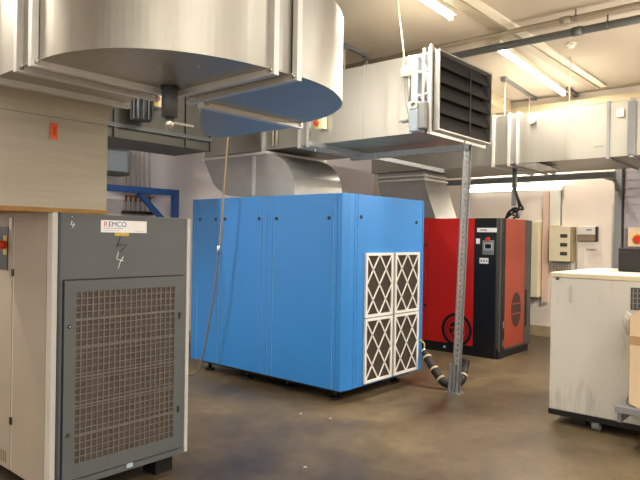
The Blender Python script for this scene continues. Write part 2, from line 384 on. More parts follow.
# louvre damper
lv = frame_x(MX1-.06,MX1+.05,MY0+.012,MY1-.012,MZ0+.018,MZ1-.012,.014).build('damper_frame', M['galvd'], t)
bx(MX1-.055,MX1-.045,MY0+.012,MY1-.012,MZ0+.018,MZ1-.012).build('opening_shade', M['inside'], lv)  # dark plate stands in for the shade within the duct
for k in range(5):
    zc = MZ0+.018+.144*(k+.5)
    MB().prism([(MX1-.02,zc+.069),(MX1-.014,zc+.071),(MX1+.040,zc-.064),(MX1+.034,zc-.066)],'y',MY0+.014,MY1-.014).build('louvre_blade', M['louvre'], lv)
bx(MX1+.038,MX1+.043,5.60,5.62,MZ0+.05,MZ1-.05).build('linkage_bar', M['louvre'], lv)
for k in range(2):
    bx(-2.95-.075*k-.012,-2.95-.075*k+.012,MY0-.05,MY0-.02,MZ0-.01,MZ1+.045-.02*k, bev=.004).build('damper_rib', M['flange'], t)
# actuator group on the side of the duct
ac = bx(-3.135,-3.035,MY0-.12,MY0-.03,2.55,2.76,bev=.012).build('damper_actuator', M['lblue'], t)
bx(-3.135,-3.045,MY0-.125,MY0-.04,2.76,2.835,bev=.01).build('actuator_cover', M['plastic'], ac)
MB().cyl((-3.10,MY0-.13,2.80),(-3.06,MY0-.13,2.82),.012).build('actuator_knob', M['mgrey'], ac)
bx(-3.035,-2.965,MY0-.11,MY0-.02,2.575,2.82,bev=.008).build('gearbox', M['mgrey'], ac)
bx(-3.27,-3.18,MY0-.06,MY0-.001,3.10,3.19,bev=.008).build('junction_box', M['cream'], t)
bx(-3.16,-3.09,MY0-.04,MY0-.001,2.84,3.29).build('linkage_channel', M['lblue'], t)
MB().tube([(-3.20,MY0-.015,2.86),(-3.20,MY0-.015,3.30)],.012,8).build('conduit', M['plastic'], t)
MB().tube([(-3.05,MY0-.03,3.27),(-3.0,MY0-.03,3.12),(-3.05,MY0-.03,2.87)],.012,8).build('linkage_rod', M['flange'], t)
MB().tube([(-2.99,MY0-.02,3.10),(-2.995,MY0-.02,2.86)],.010,8).build('linkage_rod', M['flange'], t)
MB().tube(catmull([(-3.24,MY0-.03,3.10),(-3.24,MY0-.03,2.95),(-3.19,MY0-.03,2.72),(-3.13,MY0-.05,2.58)]),.006,6).build('control_cable', M['mgrey'], t)
MB().bar((-3.30,MY0-.03,2.68),(-3.20,MY0-.03,2.685),.016).build('shaft_handle', M['mgrey'], t)
MB().tube(catmull([(-3.27,MY0-.02,3.18),(-3.265,MY0-.02,3.33),(-3.32,MY0-.02,3.7),(-3.34,MY0-.02,ZC)]),.007,6).build('supply_cable', M['cable'], t)
for z in (2.9,3.12,3.27): MB().bar((-3.14,MY0-.03,z),(-2.96,MY0-.03,z+.01),.016).build('bracket', M['flange'], t)
for x in (-5.03,-4.97): MB().cyl((x,MY0-.02,2.60),(x,MY0-.02,3.1),.009,8).build('wiring_tube', M['cable'], t)

# isolator switches with red rotary knobs
def isolator(loc, label, axis):
    x,y,z = loc
    t = thing('isolator_switch', label, 'switch', loc, 'isolator switches')
    if axis == 'y':
        bx(x-.055,x+.055,y-.07,y,z-.065,z+.065,bev=.006).build('switch_box', M['cream'], t)
        bx(x-.055,x-.005,y-.074,y-.07,z-.06,z+.06).build('switch_plate', M['yellow'], t)
        MB().cyl((x-.03,y-.07,z),(x-.03,y-.1,z),.026).build('switch_knob', M['redknob'], t)
    else:
        bx(x,x+.08,y-.07,y+.07,z-.07,z+.07,bev=.006).build('switch_box', M['cream'], t)
        bx(x+.08,x+.084,y-.065,y+.0,z-.065,z+.065).build('switch_plate', M['yellow'], t)
        MB().cyl((x+.08,y-.03,z+.01),(x+.115,y-.03,z+.01),.032).build('switch_knob', M['redknob'], t)
    return t
isolator((-4.29,MY0,2.77),'small cream switch box with red knob on the louvred duct',"y")

# offset transition duct standing on the blue machine
t = thing('offset_duct', 'rounded galvanised offset duct rising from top of the blue machine', 'duct', (-5.3,5.3,1.966))
prof = catmull([(-6.20,2.50),(-6.13,2.38),(-6.0,2.19),(-5.85,2.09),(-5.70,2.035),(-5.45,2.02)],5)
prof += [Vector((-5.45,2.0)),Vector((-4.62,2.0))]
prof += catmull([(-4.62,2.06),(-4.66,2.24),(-4.74,2.36),(-4.85,2.44),(-5.0,2.495),(-5.15,2.50)],5)
MB().prism([tuple(p) for p in prof],'y',4.9,5.74).build('duct_casing', M['galvd'], t)
bx(-6.22,-5.05,4.88,5.76,2.50,2.53).build('duct_flange', M['flange'], t)
bx(-5.47,-4.60,4.88,5.76,1.975,2.0).build('base_flange', M['gasket'], t)
bx(-5.30,-5.25,4.893,4.90,2.03,2.49).build('sheet_seam', M['flange'], t)

# ------------------------------------------------------------------ rear duct along the back, red machine's outlet duct
RX0,RX1,RY0,RY1,RZ0,RZ1 = -5.7, -1.35, 7.80, 9.15, 2.57, 3.22
t = thing('rear_duct', 'long galvanised box duct along the back wall above the red machine', 'duct', (-2.5,8.5,2.57))
for a,b in ((RX0,-3.42),(-3.34,-2.215),(-2.185,-1.955),(-1.925,RX1)):
    bx(a,b,RY0,RY1,RZ0,RZ1).build('duct_section', M['galv'], t)
for a,b in ((-3.42,-3.34),): 
    bx(a,b,RY0+.005,RY1-.005,RZ0+.005,RZ1-.005).build('duct_collar', M['galvd'], t)
for x in (-3.44,-3.32,-3.66): frame_x(x-.015,x+.015,RY0,RY1,RZ0,RZ1,.028).build('duct_flange', M['flange'], t)
for x in (-2.2,-1.94): frame_x(x-.015,x+.015,RY0-.003,RY1,RZ0-.003,RZ1,.02).build('duct_flange', M['mgrey'], t)
bx(-2.36,-2.26,RY0-.008,RY0,2.70,2.715).build('marking_plate', M['mgrey'], t)
bx(-2.10,-2.03,RY0-.06,RY0,3.03,3.13,bev=.006).build('terminal_box', M['cream'], t)
MB().cyl((-3.12,RY0,3.11),(-3.12,RY0-.06,3.11),.045).build('inspection_cap', M['flange'], t)
MB().cyl((-2.70,7.9,RZ1),(-2.70,7.9,ZC),.007,8).build('hanger_rod', M['cable'], t)
bx(-3.26,-2.98,RY0-.2,RY0+.6,RZ0-.05,RZ0-.035).build('drip_plate', M['galvd'], t)
for k in (0,1): MB().bar((-3.12,RY0+.05+.4*k,RZ0-.045),(-3.12,RY0+.05+.4*k,RZ0),.02).build('plate_stay', M['galvd'], t)
bx(-1.98,-1.90,RY0-.045,RY0-.02,2.58,3.2).build('cable_channel', M['pipedark'], t)
t = thing('support_rail', 'long grey steel rail below the rear duct', 'support rail', (-4.0,9.3,2.5))
bx(-5.9,-2.5,9.20,9.28,2.46,2.55,bev=.004).build('rail', M['mgrey'], t)
for x in (-5.6,-3.95,-2.7): MB().bar((x,9.24,2.5),(x,YB,2.5),.05).build('wall_bracket', M['mgrey'], t)
t = thing('rear_offset_duct', 'curved shiny galvanised duct dropping onto the red machine', 'duct', (-4.9,8.1,1.86))
prof = [(-5.62,2.56),(-5.62,2.48),(-5.55,2.2),(-5.3,1.96),(-5.1,1.90),(-5.1,1.86),(-4.57,1.86)]+[tuple(p) for p in catmull([(-4.58,1.9),(-4.66,2.10),(-4.735,2.33),(-4.78,2.5),(-4.79,2.56)],5)]
MB().prism(prof,'y',7.85,8.5).build('duct_casing', M['galvd'], t)
for z in (2.44,2.50): bx(-5.63,-4.745,7.83,8.52,z-.012,z+.012).build('duct_flange', M['flange'], t)

# ------------------------------------------------------------------ slotted strut and rails carrying the ducts
t = thing('strut_post', 'perforated zinc steel post standing on the floor beside the blue machine', 'post', (-2.99,5.58,0))
def slotted(a, b, w, d, n, mb=None):
    # slotted C channel: ladder web facing the camera side plus two plain flanges
    mb = mb or MB(); a = Vector(a); b = Vector(b)
    ax = (b-a).normalized(); r = Vector((.78,.62,0)); r = (r-ax*r.dot(ax)).normalized(); nrm = ax.cross(r).normalized()
    th = .005
    for s in (-1,1):
        c = r*s*(w/2-.017); mb.bar(a+c,b+c,.034,th,up=nrm)
        c2 = r*s*(w/2-th/2)-nrm*d/2; mb.bar(a+c2,b+c2,th,d,up=nrm)
    L = (b-a).length
    for k in range(n):
        p = a+ax*(L*(k+.0)/n); q = a+ax*(L*(k+.55)/n); mb.bar(p,q,w-.066,th,up=nrm)
    return mb
slotted((-2.985,5.58,.012),(-2.902,5.58,2.505),.078,.05,46).build('strut_channel', M['strut'], t)
slotted((-3.018,5.555,.012),(-3.0,5.555,.30),.078,.05,6).build('strut_foot', M['strut'], t)
bx(-3.07,-2.93,5.51,5.65,0,.012).build('base_plate', M['strut'], t)
MB().cyl((-2.93,5.58,2.44),(-2.93,5.58,2.545),.006,8).build('threaded_rod', M['bolt'], t)
bm_ = bx(-4.36,-2.87,5.55,5.61,2.445,2.505).build('cross_beam', M['strut'], t)
t = thing('strut_rail', 'long zinc steel rail under the louvred duct running towards the back', 'rail', (-4.4,6.4,2.51))
MB().bar((-4.28,4.75,2.531),(-4.42,7.78,2.531),.045,.05).build('rail_channel', M['strut'], t)
MB().cyl((-4.285,4.85,2.46),(-4.285,4.85,2.51),.012,10).build('rail_bolt', M['bolt'], t)

# ------------------------------------------------------------------ big curved duct in front
Z0, Z1 = 2.30, 2.76
t = curved = thing('curved_duct', 'large curved galvanised duct sweeping overhead out of the grey machine', 'duct', (-2.9,1.9,1.70))
# riser with inner throat curve and rounded back
prof = [(-4.12,1.69),(-3.32,1.69),(-3.32,2.18)]+arc(-3.20,2.18,.12,180,90,8)[1:]+[(-3.15,2.30),(-3.15,Z1)]+arc(-3.42,2.06,.70,90,180,10)[0:]
MB().prism(prof,'y',1.215,1.905).build('riser', M['galvh'], t)
bx(-3.3195,-3.318,1.215,1.905,2.186,2.192).build('riser_seam', M['mgrey'], t)
tg = bx(-3.318,-3.312,1.563,1.602,2.068,2.155,bev=.001).build('inspection_tag', M['orange'], t)
f = MB()
for k in range(4): f.box(-3.3118,-3.3110,1.574,1.592,2.09+.012*k,2.095+.012*k)
f.build('tag_print', M['inkdark'], tg)
bx(-3.12,-2.85,1.20,1.885,Z0,Z1).build('straight_section', M['galv'], t)
bx(-2.82,-2.70,1.20,1.885,Z0,Z1).build('straight_section', M['galv'], t)
def plan(pts): return [(p.x,p.y) for p in pts]
el = plan(catmull([(-2.67,1.203,0),(-2.55,1.207,0),(-2.42,1.235,0),(-2.26,1.305,0),(-2.125,1.43,0),(-2.04,1.58,0),(-1.985,1.76,0),(-1.965,1.91,0)],6))
MB().prism(el+[(-2.66,1.91),(-2.668,1.89)],'z',Z0,Z1).build('elbow', M['galv'], t)
bx(-2.69,-1.962,1.935,2.045,Z0,Z1).build('straight_section', M['galv'], t)
e2 = plan(catmull([(-1.95,2.07,0),(-1.962,2.25,0),(-2.02,2.44,0),(-2.14,2.645,0),(-2.28,2.78,0),(-2.47,2.89,0),(-2.65,2.945,0),(-2.75,2.955,0)],6))
MB().prism(e2+[(-2.75,2.19),(-2.735,2.10),(-2.72,2.07)],'z',Z0,Z1).build('elbow', M['galv'], t)
e3 = plan(catmull([(-2.80,2.19,0),(-3.07,2.385,0),(-3.34,2.60,0),(-3.57,2.80,0),(-3.64,2.90,0),(-3.65,3.04,0)],6))
MB().prism(e3+[(-2.80,3.04)],'z',Z0,Z1).build('elbow', M['galv'], t)
def flange_x(x, y0, y1, w=.032, b=.03, bolts=True):
    frame_x(x-w/2,x+w/2,y0,y1,Z0,Z1,b).build('duct_flange', M['flange'], t)
    for y in (y0-b*.3,y1+b*.3):
        MB().cyl((x-w*.75,y,Z0-b*.3),(x+w*.75,y,Z0-b*.3),.011,10).build('flange_bolt', M['bolt'], t)
def flange_y(y, x0, x1, w=.032, b=.03):
    f = MB(); f.box(x0-b,x0,y-w/2,y+w/2,Z0-b,Z1+b); f.box(x1,x1+b,y-w/2,y+w/2,Z0-b,Z1+b); f.box(x0,x1,y-w/2,y+w/2,Z0-b,Z0); f.box(x0,x1,y-w/2,y+w/2,Z1,Z1+b)
    f.build('duct_flange', M['flange'], t)
    for x in (x0-b*.3,x1+b*.3):
        MB().cyl((x,y-w*.75,Z0-b*.3),(x,y+w*.75,Z0-b*.3),.011,10).build('flange_bolt', M['bolt'], t)
flange_x(-3.135,1.205,1.90); flange_x(-2.835,1.20,1.885); flange_x(-2.685,1.20,1.885)
flange_y(1.922,-2.69,-1.965); flange_y(2.058,-2.72,-1.952)
flange_x(-2.775,2.19,2.955,.05)
f = MB()
for x,y in ((-2.45,1.35),(-2.35,1.6),(-2.2,1.7),(-2.5,1.75),(-2.3,2.3),(-2.45,2.5),(-2.2,2.45),(-2.6,2.3),(-3.0,2.5),(-3.05,2.8)):
    f.ring((x,y,Z0),'z',0,.006,-.003,.001,10)
f.build('rivets', M['bolt'], t)
for x,y in ((-2.3,1.7),(-2.4,2.6),(-3.2,2.8)): MB().cyl((x,y,Z1-.002),(x,y,ZC),.006,8).build('hanger_rod', M['bolt'], t)

# ------------------------------------------------------------------ plenum with painted-in shade behind the curved duct, with fan parts
PX = -5.45
t = thing('plenum_box', 'shadowed galvanised plenum box hanging behind the curved duct', 'plenum', (-5.8,3.6,2.5))
bx(-6.14,PX,2.85,4.40,2.50,3.30).build('plenum_casing', M['shadesheet'], t)
bx(PX,PX+.03,2.85,4.40,2.60,2.64).build('stiffener_rail', M['motor'], t)
for y in (3.2,4.05,4.385): bx(PX,PX+.02,y-.015,y+.015,2.5,3.3).build('stiffener_rib', M['shadesheet'], t)
for x,y in ((-6.0,3.0),(-5.6,3.0),(-6.0,4.25),(-5.6,4.25)): MB().cyl((x,y,3.30),(x,y,ZC),.008,8).build('hanger_rod', M['bolt'], t)
t = thing('finned_motor', 'small grey finned motor fixed to the shadowed plenum box', 'motor', (PX,3.42,2.8))
MB().cyl((PX+.12,3.43,2.68),(PX+.12,3.43,2.92),.09,24).build('motor_body', M['motor'], t)
f = MB()
for k in range(14):
    a = 2*math.pi*k/14; f.bar((PX+.12+.098*math.cos(a),3.43+.098*math.sin(a),2.69),(PX+.12+.098*math.cos(a),3.43+.098*math.sin(a),2.91),.012,.03,up=(math.cos(a),math.sin(a),0))
f.build('cooling_fins', M['motor'], t)
bx(PX,PX+.05,3.36,3.50,2.70,2.9).build('motor_mount', M['motor'], t)
isolator((PX,3.64,2.93),'cream switch box with red knob beside the finned motor','x')
dn = MB().cyl((-2.60,1.83,2.145),(-2.60,1.83,Z0),.040,24).build('drain_stub', M['motor'], curved)
MB().ring((-2.60,1.83,0),'z',0,.046,2.285,2.30,24).build('stub_collar', M['black'], dn)
MB().tube([(-2.60,1.83,2.08),(-2.60,1.83,2.11),(-2.60,1.83,2.145)],[.016,.022,.024],16).build('stub_valve', M['bolt'], dn)
MB().bar((-2.60,1.83,2.12),(-2.60,1.98,2.12),.010).build('valve_lever', M['flange'], dn)

# ------------------------------------------------------------------ grey compressor, nearest on the left
GX, GY0, GY1, GZ0, GZ1 = -3.295, 1.57, 2.498, .12, 1.665
t = grey = thing('grey_compressor', 'dusty grey compressor cabinet with big mesh door and chalk marks', 'compressor', (-4.1,2.0,0))
bx(-5.1,GX-.012,GY0+.012,GY1-.012,GZ0,GZ1-.002).build('body', M['beige'], t)
bx(GX-.012,GX,GY0+.045,GY1-.03,GZ0+.01,GZ1-.004).build('front_panel', M['grey'], t)
bx(GX-.06,GX+.003,GY0,GY0+.034,GZ0,GZ1,bev=.006).build('corner_post', M['stripe'], t)
bx(GX-.03,GX+.006,GY0+.034,GY0+.046,GZ0,GZ1).build('edge_gasket', mat('slate_edge','#3b4652',.5), t)
bx(GX-.06,GX+.003,GY1-.028,GY1,GZ0,GZ1-.01,bev=.005).build('corner_post', M['stripe'], t)
bx(GX-.012,GX+.006,GY0+.05,GY1-.03,GZ0,GZ0+.035).build('sill', M['grey'], t)
# door frame with grille
dr = MB()
y0,y1,z0,z1 = 1.64,2.435,.165,1.285; gy0,gy1,gz0,gz1 = 1.705,2.375,.245,1.222
dr.box(GX,GX+.012,y0,y1,z0,gz0); dr.box(GX,GX+.012,y0,y1,gz1,z1); dr.box(GX,GX+.012,y0,gy0,gz0,gz1); dr.box(GX,GX+.012,gy1,y1,gz0,gz1)
door = dr.build('grille_door', M['grey'], t)
bx(GX-.0005,GX+.001,y0-.008,y1+.008,z0-.008,z1+.008).build('door_gap', M['gasket'], door)
bx(GX+.001,GX+.003,gy0,gy1,gz0,gz1).build('radiator_core', M['radiator'], door)
g = MB(); N = 19
for k in range(N+1):
    y = gy0+(gy1-gy0)*k/N; g.box(GX+.005,GX+.010,y-.0034,y+.0034,gz0,gz1)
R = 25
for k in range(R+1):
    z = gz0+(gz1-gz0)*k/R; h = .0024
    g.box(GX+.005,GX+.0095,gy0,gy1,z-h,z+h)
g.build('wire_mesh', M['grille'], door)
g = MB()
for z in (1.06,.90,.735,.575,.41): g.box(GX+.009,GX+.012,gy0,gy1,z-.004,z+.004)
g.build('mesh_stiffener', M['grille'], door)
for z in (1.03,.42):
    lk = MB().cyl((GX+.012,1.668,z),(GX+.02,1.668,z),.011,16).build('door_lock', M['black'], door)
    MB().cyl((GX+.02,1.668,z),(GX+.024,1.668,z),.005,12).build('lock_pin', M['bolt'], lk)
for z in (1.03,.42): bx(GX+.01,GX+.018,2.405,2.415,z-.02,z+.02).build('door_hinge', M['black'], door)
bx(GX+.0045,GX+.0105,2.045,2.085,.135,.16).build('small_sticker', mat('pale_blue_sticker','#b8cbe0',.5), t)
# supplier sticker with lettering
st = bx(GX,GX+.002,1.857,2.163,1.560,1.632).build('name_sticker', M['label'], t)
text('lettering', 'R', .043, M['inkred'], st, (GX+.0022,1.873,1.594), (0,1,0), (0,0,1))
text('lettering', 'EMCO', .043, M['inkblue'], st, (GX+.0022,1.903,1.594), (0,1,0), (0,0,1))
f = MB(); f.box(GX+.002,GX+.0026,1.873,2.00,1.583,1.586); f.box(GX+.002,GX+.0026,1.873,1.98,1.570,1.572); f.box(GX+.002,GX+.0026,2.08,2.15,1.570,1.572)
f.build('fine_print', M['inkgrey'], st)
bx(GX,GX+.0025,1.945,2.04,1.540,1.560).build('yellow_tape', M['yellow'], t)
def stroke(name, pts, m, r=.0028):
    MB().tube([(GX+.001,y,z) for y,z in pts], r, 6).build(name, m, t)
stroke('chalk_mark', [(1.682,1.622),(1.676,1.600),(1.700,1.597)], M['chalk'], .0022); stroke('chalk_mark', [(1.694,1.612),(1.685,1.582)], M['chalk'], .0022)
stroke('chalk_mark', [(1.682,1.648),(1.682,1.640)], M['chalk'], .002)
stroke('chalk_mark', [(1.972,1.445),(1.96,1.403),(2.005,1.390)], M['chalk']); stroke('chalk_mark', [(2.005,1.415),(1.985,1.385),(1.972,1.345)], M['chalk'])
stroke('pen_mark', [(1.985,1.535),(1.96,1.47)], M['inkdark'], .0025); stroke('pen_mark', [(1.97,1.487),(2.03,1.487),(1.985,1.445)], M['inkdark'], .003)
# camera-side panels of the grey cabinet
bx(-3.775,GX-.062,GY0,GY0+.012,GZ0,GZ1).build('side_panel', M['beige'], t)
bx(-5.1,-3.80,GY0,GY0+.012,GZ0,GZ1).build('side_panel', M['beige'], t)
bx(-3.80,-3.775,GY0+.004,GY0+.014,GZ0,GZ1).build('panel_strip', M['stripe'], t)
for z in (1.31,.42): bx(-3.80,-3.775,GY0-.008,GY0+.004,z-.022,z+.022,bev=.003).build('panel_hinge', M['black'], t)
bx(-3.845,-3.815,GY0-.002,GY0,1.57,1.64).build('white_label', M['label'], t)
cp = bx(-4.12,-3.86,GY0-.004,GY0,1.32,1.585).build('control_panel', M['black'], t)
bx(-3.92,-3.872,GY0-.006,GY0-.004,1.415,1.53).build('button_plate', M['yellow'], cp)
MB().cyl((-3.895,GY0-.006,1.475),(-3.895,GY0-.045,1.475),.026).build('stop_button', M['redknob'], cp)
f = MB()
for k in range(5): f.box(-3.865-k*.03,-3.857-k*.03,GY0-.001,GY0+.003,.15,.22)
f.build('vent_slots', M['gasket'], t)
bx(-5.0,GX-.06,GY0+.06,GY1-.06,.09,.12).build('base_frame', M['black'], t)
for x in (-4.95,-3.50):
    for y in (GY0+.08,GY1-.20): bx(x,x+.14,y,y+.13,0,.09).build('foot', M['black'], t)
# timber strip between cabinet and riser
tag(bx(-4.12,GX-.015,1.20,1.91,1.665,1.69).build('timber_packer', M['wood']), 'thin timber strip under the galvanised riser on top of the grey machine', 'timber strip')

# ------------------------------------------------------------------ blue compressor
BX0,BX1,BY0,BY1,BZ0,BZ1 = -5.76,-3.51,4.393,5.78,.13,1.966
t = thing('blue_compressor', 'large bright blue compressor cabinet with four dusty air filters', 'compressor', (-4.6,5.1,0))
c = .006
MB().prism([(BX0+c,BY1-c),(BX0+c,BY0+c),(-3.535,BY0+c),(BX1-c,4.485),(BX1-c,BY1-c)],'z',BZ0,BZ1-.004).build('body', mat('pale_blue_seam','#8cc0ec',.4), t)
MB().prism([(-3.585,BY0),(-3.532,BY0),(BX1,4.487),(BX1,4.55),(BX1-c,4.55),(-3.54,BY0+c+.002),(-3.585,BY0+c)],'z',BZ0,BZ1).build('corner_post', M['blue'], t)
def latch(parent, x, y, z, ax):
    if ax == 'y': MB().cyl((x,y,z),(x,y-.008,z),.017,14).build('latch', M['black'], parent)
    else: MB().cyl((x,y,z),(x+.008,y,z),.017,14).build('latch', M['black'], parent)
for a,b,ls in ((BX0,-5.672,()),(-5.660,-5.30,(-5.62,-5.34)),(-5.225,-4.595,(-5.18,-4.64)),(-4.43,-3.645,(-4.385,-3.69))):
    p = bx(a,b,BY0,BY0+c,BZ0,BZ1,bev=.003).build('side_panel', M['blue'], t)
    for x in ls: latch(p,x,BY0,1.735,'y')
for a,b in ((-5.290,-5.235),(-4.585,-4.515),(-4.505,-4.44),(-3.635,-3.592)): bx(a,b,BY0,BY0+c,BZ0,BZ1,bev=.002).build('frame_post', M['blue'], t)
ep = bx(BX1-c,BX1,4.60,5.755,BZ0,BZ1,bev=.003).build('end_panel', M['blue'], t)
latch(ep,BX1,4.648,1.752,'x'); latch(ep,BX1,5.63,1.728,'x')
bx(BX1-c,BX1,4.558,4.592,BZ0,BZ1,bev=.002).build('frame_post', M['blue'], t)
bx(BX1-c,BX1+.002,5.76,BY1,BZ0,BZ1,bev=.002).build('frame_post', M['blue'], t)
bx(BX0,BX1-.02,BY1-c,BY1,BZ0,BZ1).build('rear_panel', M['blue'], t)
bx(BX1,BX1+.018,5.183,5.207,.15,1.41).build('filter_rail', M['mgrey'], t)
def air_filter(y0,y1,z0,z1):
    X = BX1+.002; b = .026; th = .022
    f = MB(); f.box(X,X+th,y0,y1,z0,z0+b); f.box(X,X+th,y0,y1,z1-b,z1); f.box(X,X+th,y0,y0+b,z0+b,z1-b); f.box(X,X+th,y1-b,y1,z0+b,z1-b)
    fl = f.build('air_filter', M['frame'], t)
    bx(X,X+.012,y0+b,y1-b,z0+b,z1-b).build('filter_pad', M['pad'], fl)
    l = MB(); iy0,iy1,iz0,iz1 = y0+b*.6,y1-b*.6,z0+b*.6,z1-b*.6; W = iy1-iy0; H = iz1-iz0
    # two by two diamonds of card strip
    for s in (1,-1):
        for k in range(-3,5):
            # line  u = k/2 + s*v*? in unit cell coordinates (two diamonds each way)
            pts = []
            for v in (0.,1.):
                pass
            # u(v) = k*.5 + s*v ; clip to 0..1
            u0 = k*.5; u1 = u0+s*1.0
            va,vb = 0.,1.
            lo,hi = (0-u0)/s,(1-u0)/s
            if lo > hi: lo,hi = hi,lo
            va = max(va,lo); vb = min(vb,hi)
            if vb-va < .05: continue
            P = lambda v: (X+.016, iy0+W*(u0+s*v), iz0+H*v)
            l.bar(P(va),P(vb),.016,.006,up=(1,0,0))
    l.build('card_lattice', M['frame'], fl)
for a,b in ((4.715,5.174),(5.216,5.675)):
    for z0,z1 in ((.152,.775),(.785,1.408)): air_filter(a,b,z0,z1)
bx(BX0+.08,BX1-.1,BY0+.1,BY1-.08,.085,.13).build('base_frame', M['black'], t)
for x in (-5.6,-4.95,-4.35,-3.72):
    for y in (BY0+.16,BY1-.2):
        ft = MB(); ft.cyl((x,y,0),(x,y,.022),.055,16); ft.cyl((x,y,.022),(x,y,.09),.022,12); ft.build('foot', M['black'], t)

# ------------------------------------------------------------------ red compressor
EX0,EX1,EY0,EY1,EZ1 = -4.95,-3.411,7.519,8.536,1.84
t = thing('red_compressor', 'red and black compressor cabinet with fan emblem and control display', 'compressor', (-4.1,8.0,0))
bx(EX0+.01,EX1-.01,EY0+.012,EY1-.005,.1,EZ1-.004).build('body', M['dkgrey'], t)
bx(EX0,EX1-.02,EY0+.01,EY1-.02,0,.13).build('plinth', M['black'], t)
bx(EX0,-4.50,EY0,EY0+.015,.13,EZ1,bev=.003).build('front_panel', M['red'], t)
fp = bx(-4.492,-3.785,EY0,EY0+.015,.13,EZ1,bev=.003).build('front_panel', M['red'], t)
bp_ = MB().prism([(-3.778,EY0+.02),(-3.778,EY0),(-3.47,EY0),(EX1-.004,EY0+.055),(EX1-.004,EY0+.16),(EX1-.03,EY0+.16)],'z',.0,EZ1).build('control_column', M['black'], t)
bx(EX0,EX1-.02,EY0+.015,EY1-.02,EZ1-.004,EZ1).build('top_panel', M['dkgrey'], t)
bx(EX1-.012,EX1,EY0+.165,EY1-.22,.13,EZ1,bev=.003).build('end_panel', M['redhaze'], t)
bx(EX1-.012,EX1+.002,EY1-.21,EY1,.1,EZ1,bev=.003).build('corner_post', M['dkgrey'], t)
for z in (.62,1.47): MB().cyl((-4.52,EY0-.006,z),(-4.52,EY0+.004,z),.018,12).build('panel_latch', M['black'], fp)
# round fan emblem
cx,cz = -4.02,.325; ly = EY0
e = MB().ring((cx,ly,cz),'y',.185,.228,-.004,.0,48).build('fan_emblem', M['black'], t)
MB().ring((cx,ly,cz),'y',.0,.158,-.003,.0,48).build('emblem_disc', M['black'], e)
MB().ring((cx,ly,cz),'y',.118,.146,-.005,-.002,48).build('emblem_ring', M['red'], e)
f = MB()
for k in range(6):
    a = k*math.pi/3+.3; f.bar((cx+.03*math.cos(a),ly-.004,cz+.03*math.sin(a)),(cx+.10*math.cos(a+.5),ly-.004,cz+.10*math.sin(a+.5)),.022,.003,up=(0,1,0))
f.build('emblem_blades', M['red'], e)
# controls
sp = bx(-3.742,-3.465,EY0-.004,EY0,1.655,1.712).build('name_plate', M['label'], t)
f = MB(); f.box(-3.70,-3.60,EY0-.005,EY0-.004,1.675,1.692); f.build('plate_print', M['inkgrey'], sp)
cu = bx(-3.66,-3.50,EY0-.012,EY0,1.36,1.55,bev=.006).build('control_unit', M['mgrey'], t)
bx(-3.62,-3.535,EY0-.015,EY0-.012,1.44,1.50).build('display', M['screen'], cu)
bx(-3.635,-3.52,EY0-.014,EY0-.012,1.425,1.515).build('display_bezel', M['stripe'], cu)
f = MB()
for k in range(5): f.cyl((-3.64+.03*k,EY0-.012,1.39),(-3.64+.03*k,EY0-.016,1.39),.008,10)
f.build('buttons', M['dkgrey'], cu)
MB().cyl((-3.58,EY0,1.565),(-3.58,EY0-.04,1.565),.026,16).build('stop_button', M['redknob'], cu)
bx(-3.755,-3.70,EY0-.003,EY0,1.50,1.57).build('white_label', M['label'], t)
sk = bx(-3.70,-3.575,EY0-.006,EY0,1.24,1.315,bev=.002).build('socket_plate', M['label'], t)
f = MB()
for k in (0,1,2): f.box(-3.685+.04*k,-3.665+.04*k,EY0-.007,EY0-.006,1.262,1.292)
f.build('socket_holes', M['inkgrey'], sk)
bx(-4.22,-4.19,EY0-.002,EY0+.012,.055,.085).build('base_sticker', mat('pale_sticker','#9fc4d8',.5), t)
vt = MB().ring((EX1,8.04,.615),'x',0,.235,-.002,.003,40,sc=(.66,1)).build('round_vent', mat('vent_mesh','#432a22',.7), t)
f = MB(); f.box(EX1+.002,EX1+.006,7.90,8.18,.555,.568); f.box(EX1+.002,EX1+.006,7.89,8.19,.69,.703); f.build('vent_bars', M['redhaze'], vt)
bx(EX1,EX1+.014,8.345,8.385,.36,.87,bev=.004).build('panel_handle', M['black'], t)
for z in (.40,.16): bx(EX1-.002,EX1+.006,7.62,7.65,z,z+.09).build('side_clip', M['bolt'], t)
# cables coming down to the red machine
t = thing('power_cable', 'grey conduit with tangled black cables on top of the red machine', 'cable', (-3.44,8.0,EZ1))
bx(-3.485,-3.425,8.0,8.04,2.02,2.54).build('cable_conduit', M['mgrey'], t)
MB().tube(catmull([(-3.44,7.98,2.52),(-3.43,7.97,2.3),(-3.38,7.97,2.1),(-3.36,7.97,1.98),(-3.44,7.97,1.93),(-3.53,7.97,1.87),(-3.55,7.97,1.85)]),.017,8).build('black_lead', M['black'], t)
MB().tube(catmull([(-3.43,7.99,2.5),(-3.42,7.96,2.25),(-3.34,7.95,2.05),(-3.30,7.95,1.97),(-3.42,7.95,1.99),(-3.48,7.95,1.93),(-3.40,7.95,1.88),(-3.43,7.95,1.853)]),.015,8).build('black_lead', M['black'], t)
MB().tube(catmull([(-3.55,7.99,1.86),(-3.50,7.99,1.95),(-3.42,7.99,1.96),(-3.38,7.99,1.855)]),.02,8).build('black_lead', M['black'], t)

